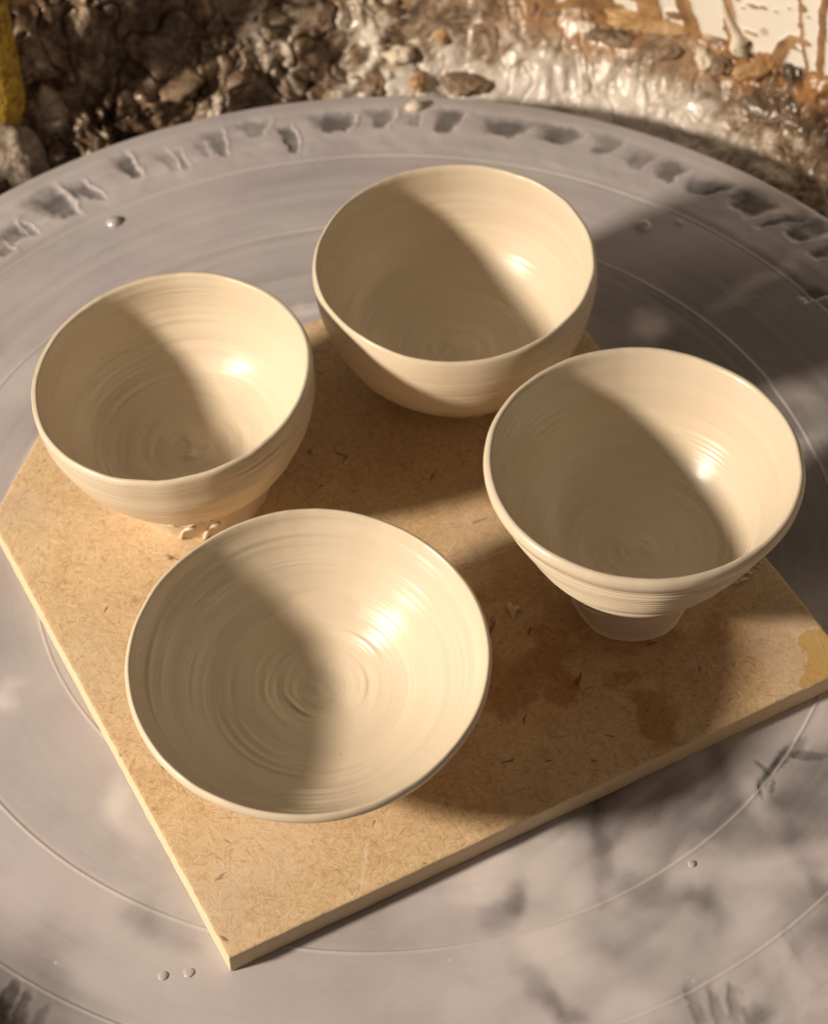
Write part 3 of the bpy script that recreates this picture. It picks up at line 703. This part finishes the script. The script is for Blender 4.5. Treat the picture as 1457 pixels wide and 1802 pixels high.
def join(parts):
    Vs, Fs, n = [], [], 0
    for v, f in parts: Vs.append(v); Fs.append(f + n); n += len(v)
    return np.concatenate(Vs), np.concatenate(Fs)

# torn slip round the foot of the bowl at the clipped corner (parts of that bowl)
lc = np.array([-0.0531, 0.3916])
def foot_pt(theta, z, out=0.0):
    r = .0176 + out; return np.array([r * math.cos(theta), r * math.sin(theta), z])
def theta_at(px, py):
    c = hit(px, py, BT) - lc; return math.atan2(c[1], c[0])
t1 = theta_at(318, 952); t0 = t1 - .95
def skirt_r(th, z):
    return .0179 + .0048 * (z / .0122) * (1 - .55 * sstep(t1 - .05, t1 + .45, th))
ns_, nt_ = 18, 70
tt, kk_ = np.meshgrid(np.linspace(t0 - .3, t1 + .75, nt_), np.linspace(0, 1, ns_))
topz = .0122 - .0035 * sstep(t1, t1 + .6, tt); zs_ = -.0001 + kk_ * topz
ro_ = skirt_r(tt, zs_) + .00018 * fbm(tt * 12, kk_ * 3, 0, 301, 2) - .0016 * sstep(t1 + .55, t1 + .75, tt)
o_ = np.stack([ro_ * np.cos(tt), ro_ * np.sin(tt), zs_], -1); i_ = np.stack([(ro_ - .0022) * np.cos(tt), (ro_ - .0022) * np.sin(tt), zs_], -1)[::-1]
sk = np.concatenate([o_, i_, o_[:1]], 0)
mesh_obj('slip_skirt', sk.reshape(-1, 3), grid_faces(len(sk), nt_, False), M_clay_smooth, left, attrs={'arc': (sk[..., 2] * 1.0).ravel()})
for (p0, h, rad, sgn) in (((318, 952), .0068, .00042, 1), ((360, 951), .0058, .00048, 1)):
    th0 = theta_at(*p0); pth = []
    for k in np.linspace(0, 1, 16):
        th = th0 + .05 * math.sin(k * 3.0) + .22 * k ** 3; z = .0002 + h * math.sin(k * 1.75) / math.sin(1.75) if k < .9 else .0002 + h * math.sin(.9 * 1.75) / math.sin(1.75) - .0008 * (k - .9) * 10 * .4
        r = float(skirt_r(np.array(th), z)) + .00025; pth.append((r * math.cos(th), r * math.sin(th), z))
    v, f = tube(pth, rad * (1 + .35 * np.sin(np.linspace(0, 9, 16)))); mesh_obj('slip_curl', v, f, M_lump_cream, left)
pth = []
for k in np.linspace(0, 1, 60):
    th = t0 + (t1 + .5 - t0) * k; z = .0092 - .0012 * k + .00045 * math.sin(k * 33) + .0003 * math.sin(k * 71); r = float(skirt_r(np.array(th), z)) + .00008
    pth.append((r * math.cos(th), r * math.sin(th), z))
v, f = tube(pth, .00024 * np.clip(.55 + np.sin(np.linspace(0, 47, 60)) * np.cos(np.linspace(0, 13, 60)), .12, 1.3), flat=1.6); mesh_obj('torn_edge', v, f, M_lump_cream, left)
# chipped burr under the ribs of the thick-lipped bowl
rc = np.array([0.0511, 0.3521])
burr = [(rr * math.cos(t), rr * math.sin(t), zz) for t, rr, zz in zip(np.linspace(-1.95, -2.35, 12), np.linspace(.0195, .0205, 12), np.linspace(.0166, .0172, 12))]
v, f = tube(burr, .00035 * np.sin(np.linspace(.2, 3.0, 12))); mesh_obj('clay_burr', v, f, M_lump_cream, right)

# crumbs of clay on the board
c = hit(902, 1075, BT)
def P3(px, py, z): q = hit(px, py, BT); return (q[0] - c[0], q[1] - c[1], z)
parts = [tube(arc3(P3(893, 1066, .0004), P3(903, 1082, .0005), (0, 0, .0006)), [.0004, .0007, .0008, .0008, .0007, .0008, .0007, .0008, .0007, .0005]),
         tube(arc3(P3(914, 1072, .0004), P3(902, 1080, .0005), (0, 0, .0005)), [.0004, .0006, .0007, .0006, .0006, .0007, .0006, .0006, .0006, .0005]),
         tube(arc3(P3(902, 1078, .0005), P3(904, 1093, .0003), (0, 0, .0003)), [.0008, .0008, .0007, .0006, .0005, .0004, .0003, .0003, .0003, .0002])]
v, f = join(parts); o = mesh_obj('clay_crumb', v, f, M_lump_cream); o.location = (c[0], c[1], BT)
tag(o, 'small forked whitish crumb of clay lying on the stained board', 'clay crumb')
c = hit(1303, 1022, BT)
parts = [tube(arc3((-.0042, .0008, .0003), (.0030, .0018, .0003), (0, .0012, .0003)), [.0004, .0008, .0012, .0010, .0013, .0009, .0011, .0008, .0006, .0003], flat=.35),
         tube(arc3((-.002, -.0012, .0003), (.002, .0004, .0003), (0, .0004, .0002)), [.0003, .0006, .0008, .0006, .0009, .0007, .0008, .0005, .0004, .0002], flat=.35)]
v, f = join(parts); o = mesh_obj('slip_smear', v, f, M_lump_cream); o.location = (c[0], c[1], BT)
tag(o, 'thin pale smear of slip on the board beside the thick-lipped bowl', 'slip smear')

# droplets standing on the wheel
def droplet(px, py, r, label, mat=M_drop, hgt=.62, group=None, name='slip_droplet', cat='droplet', seed=0):
    v, f = ICO3; v = v.copy()
    v = v * (1 + .10 * vnoise(v[:, 0] * 1.5 + seed, v[:, 1] * 1.5, v[:, 2], seed))[:, None]
    v[:, 2] = np.where(v[:, 2] < 0, v[:, 2] * .25, v[:, 2])
    c = hit(px, py, r * .4)
    o = mesh_obj(name, v * np.array([r, r, r * hgt]), f, mat); o.location = (c[0], c[1], .0001)
    return tag(o, label, cat, group)
droplet(200, 387, .0021, 'round milky droplet just inside the rim groove, behind the bowl with torn slip', seed=1)
droplet(1133, 393, .0022, 'round pearly droplet on the wheel head behind the smooth round-sided bowl', seed=2)
droplet(1196, 390, .0010, 'tiny pearly droplet next to a bigger one on the wheel head', seed=3)
droplet(286, 1717, .0011, 'tiny pearly bead of slip on the wheel beside the unclipped corner of the board', hgt=.35, seed=4)
droplet(332, 1711, .0012, 'flat little blister of slip near the bead beside the board corner', hgt=.25, seed=5)
droplet(1218, 1520, .0009, 'tiny shiny bead on the smoky streaked part of the wheel', seed=6, hgt=.4)
o = lump('clay_pellet', (*hit(728, 186, .001), .0009), (.0024, .0019, .0017), M_lump_cream, 5, .25)
tag(o, 'small pale clay pellet stuck on the back rim of the wheel', 'clay pellet')

# lumps of clay lying in the sludge
PX = .000172
lumps = [(1037, 42, 17, 17, 13, 'cream', 'round white clay pebble on brown sludge under the spattered wall'),
         (702, 92, 26, 20, 14, 'cream', 'flat cream clay flake on the wet sludge behind the pellet'),
         (783, 45, 15, 32, 14, 'ochre', 'upright ochre clay nugget in the pale sludge'),
         (737, 138, 15, 24, 14, 'ochre', 'orange clay nub just behind the pellet on the wheel rim'),
         (825, 140, 36, 30, 16, 'brown', 'big purplish brown clay lump half sunk in pale slip behind the wheel'),
         (652, 138, 26, 30, 16, 'brown', 'rough brown clay lump at the edge of the pale slip'),
         (1080, 62, 40, 20, 16, 'brown', 'brown clay roll with a rounded end below the white pebble'),
         (1158, 82, 34, 20, 16, 'brown', 'short brown clay roll beside the other roll under the ochre slab'),
         (1140, 35, 66, 20, 13, 'ochre', 'long ochre clay slab leaning against the spattered wall'),
         (1240, 96, 12, 20, 12, 'cream', 'upright cream clay chip at the foot of the spattered wall'),
         (1272, 108, 20, 20, 14, 'brown', 'dark brown clay knob next to the cream chip'),
         (1338, 118, 42, 14, 11, 'ochre', 'long cream and ochre clay strip along the foot of the spattered wall'),
         (300, 150, 50, 30, 20, 'brown', 'largest dark clay clod in the shaded sludge'),
         (395, 140, 40, 24, 16, 'brown', 'tawny brown clay clod in the shaded sludge'),
         (468, 22, 34, 22, 12, 'pale', 'whitish patch of slip on top of the shaded dark sludge'),
         (690, 20, 40, 22, 14, 'pale', 'broad pale clay pat above the cream flake')]
MATS = {'cream': M_lump_cream, 'ochre': M_lump_ochre, 'brown': M_lump_brown, 'pale': M_lump_pale}
for i, (px, py, hx, hy, hz, mt, lab) in enumerate(lumps):
    p = on_sludge(px, py)
    o = lump('clay_lump', tuple(p + np.array([0, 0, -.30 * hz * PX])), (hx * PX * 1.15, hy * PX * 1.25, hz * PX), MATS[mt], 100 + i, .55, rng.uniform(-.4, .4), ICO4)
    tag(o, lab, 'clay lump', 'clay lumps in the splash pan')

# long drip of cream slip running down the spattered wall
def on_wall(px, py, r=.2052):
    d = np.array(cF + cX * ((px - PW / 2) / FPX) + cY * (-(py - PH / 2) / FPX))
    a_ = d[0] ** 2 + d[1] ** 2; b_ = -2 * (DC[0] * d[0] + DC[1] * d[1]); c_ = DC @ DC - r * r
    t = (-b_ + math.sqrt(b_ * b_ - 4 * a_ * c_)) / (2 * a_); return np.array([0, 0, CAM_H]) + d * t
path = np.array([on_wall(x, y, r) for x, y, r in ((1268, -6, .2062), (1276, 18, .2060), (1286, 42, .2058), (1295, 60, .2056), (1302, 74, .2052), (1303, 86, .2050), (1296, 93, .2050))])
v, f = tube(path - path[3], [.0009, .0010, .0011, .0013, .0030, .0034, .0012], 12); o = mesh_obj('slip_drip', v, f, M_lump_cream); o.location = path[3]
tag(o, 'cream slip drip with a fat teardrop end on the spattered wall', 'slip drip')

# clay caked ball, clay stump and sponge at the left
def ring_pt(px, py, r):
    return on_wall(px, py, r)
b = ring_pt(22, 262, .1835)
o = lump('clay_ball', (b[0], b[1], b[2] - .007), (.0092, .0092, .0165), M_crust, 61, .42, 0, ICO4)
tag(o, 'crusty clay-caked knob under the yellow sponge beside the wheel rim', 'clay lump', 'clay lumps in the splash pan')
sb = ring_pt(112, 245, .186)
zt = ring_pt(100, 150, .186)[2]
zb = -.034
n_ = 46; zz = np.linspace(zb, zt, n_); ka = 40; aa = np.linspace(0, 2 * np.pi, ka, endpoint=False)
A_, Z_ = np.meshgrid(aa, zz); kk = (Z_ - zb) / (zt - zb)
rad = (.0085 - .0052 * kk) * (1 - sstep(.9, 1.0, kk) * .8) * (1 + .34 * fbm(np.cos(A_) * 1.5 + 3, np.sin(A_) * 1.5, Z_ * 260, 88, 4) + .22 * np.exp(-((kk - .60) / .07) ** 2) * (np.cos(A_ - 3.4) > 0))
Vv = np.stack([rad * np.cos(A_) - .0035 * kk, rad * np.sin(A_) + .001 * kk, Z_ - zb], -1)
Vv = np.concatenate([np.zeros((1, ka, 3)), Vv, np.repeat(Vv[-1:].mean(1, keepdims=True), ka, 1)], 0)
o = mesh_obj('clay_stump', Vv.reshape(-1, 3), grid_faces(len(Vv), ka, True), M_crust); o.location = (sb[0], sb[1], zb)
tag(o, 'knobbly upright clay stump with one bright edge behind the wheel rim', 'clay stump')
sp = ring_pt(3, 200, .190)
n_ = 60; zz = np.linspace(0, .062, n_); ka = 64; aa = np.linspace(0, 2 * np.pi, ka, endpoint=False)
A_, Z_ = np.meshgrid(aa, zz); kk = Z_ / .062
rad = .0076 * (1 - .30 * sstep(.16, 0, kk) - .35 * sstep(.92, 1, kk)) * (1 + .045 * fbm(np.cos(A_) * 3, np.sin(A_) * 3, Z_ * 260, 98, 4))
Vv = np.stack([rad * np.cos(A_), rad * np.sin(A_), Z_], -1)
Vv = np.concatenate([np.repeat(Vv[:1].mean(1, keepdims=True), ka, 1), Vv, np.repeat(Vv[-1:].mean(1, keepdims=True), ka, 1)], 0)
o = mesh_obj('yellow_sponge', Vv.reshape(-1, 3), grid_faces(len(Vv), ka, True), M_sponge); o.location = (sp[0], sp[1], sp[2] - .004)
tag(o, 'mustard yellow porous sponge standing upright on the clay-caked knob', 'sponge')
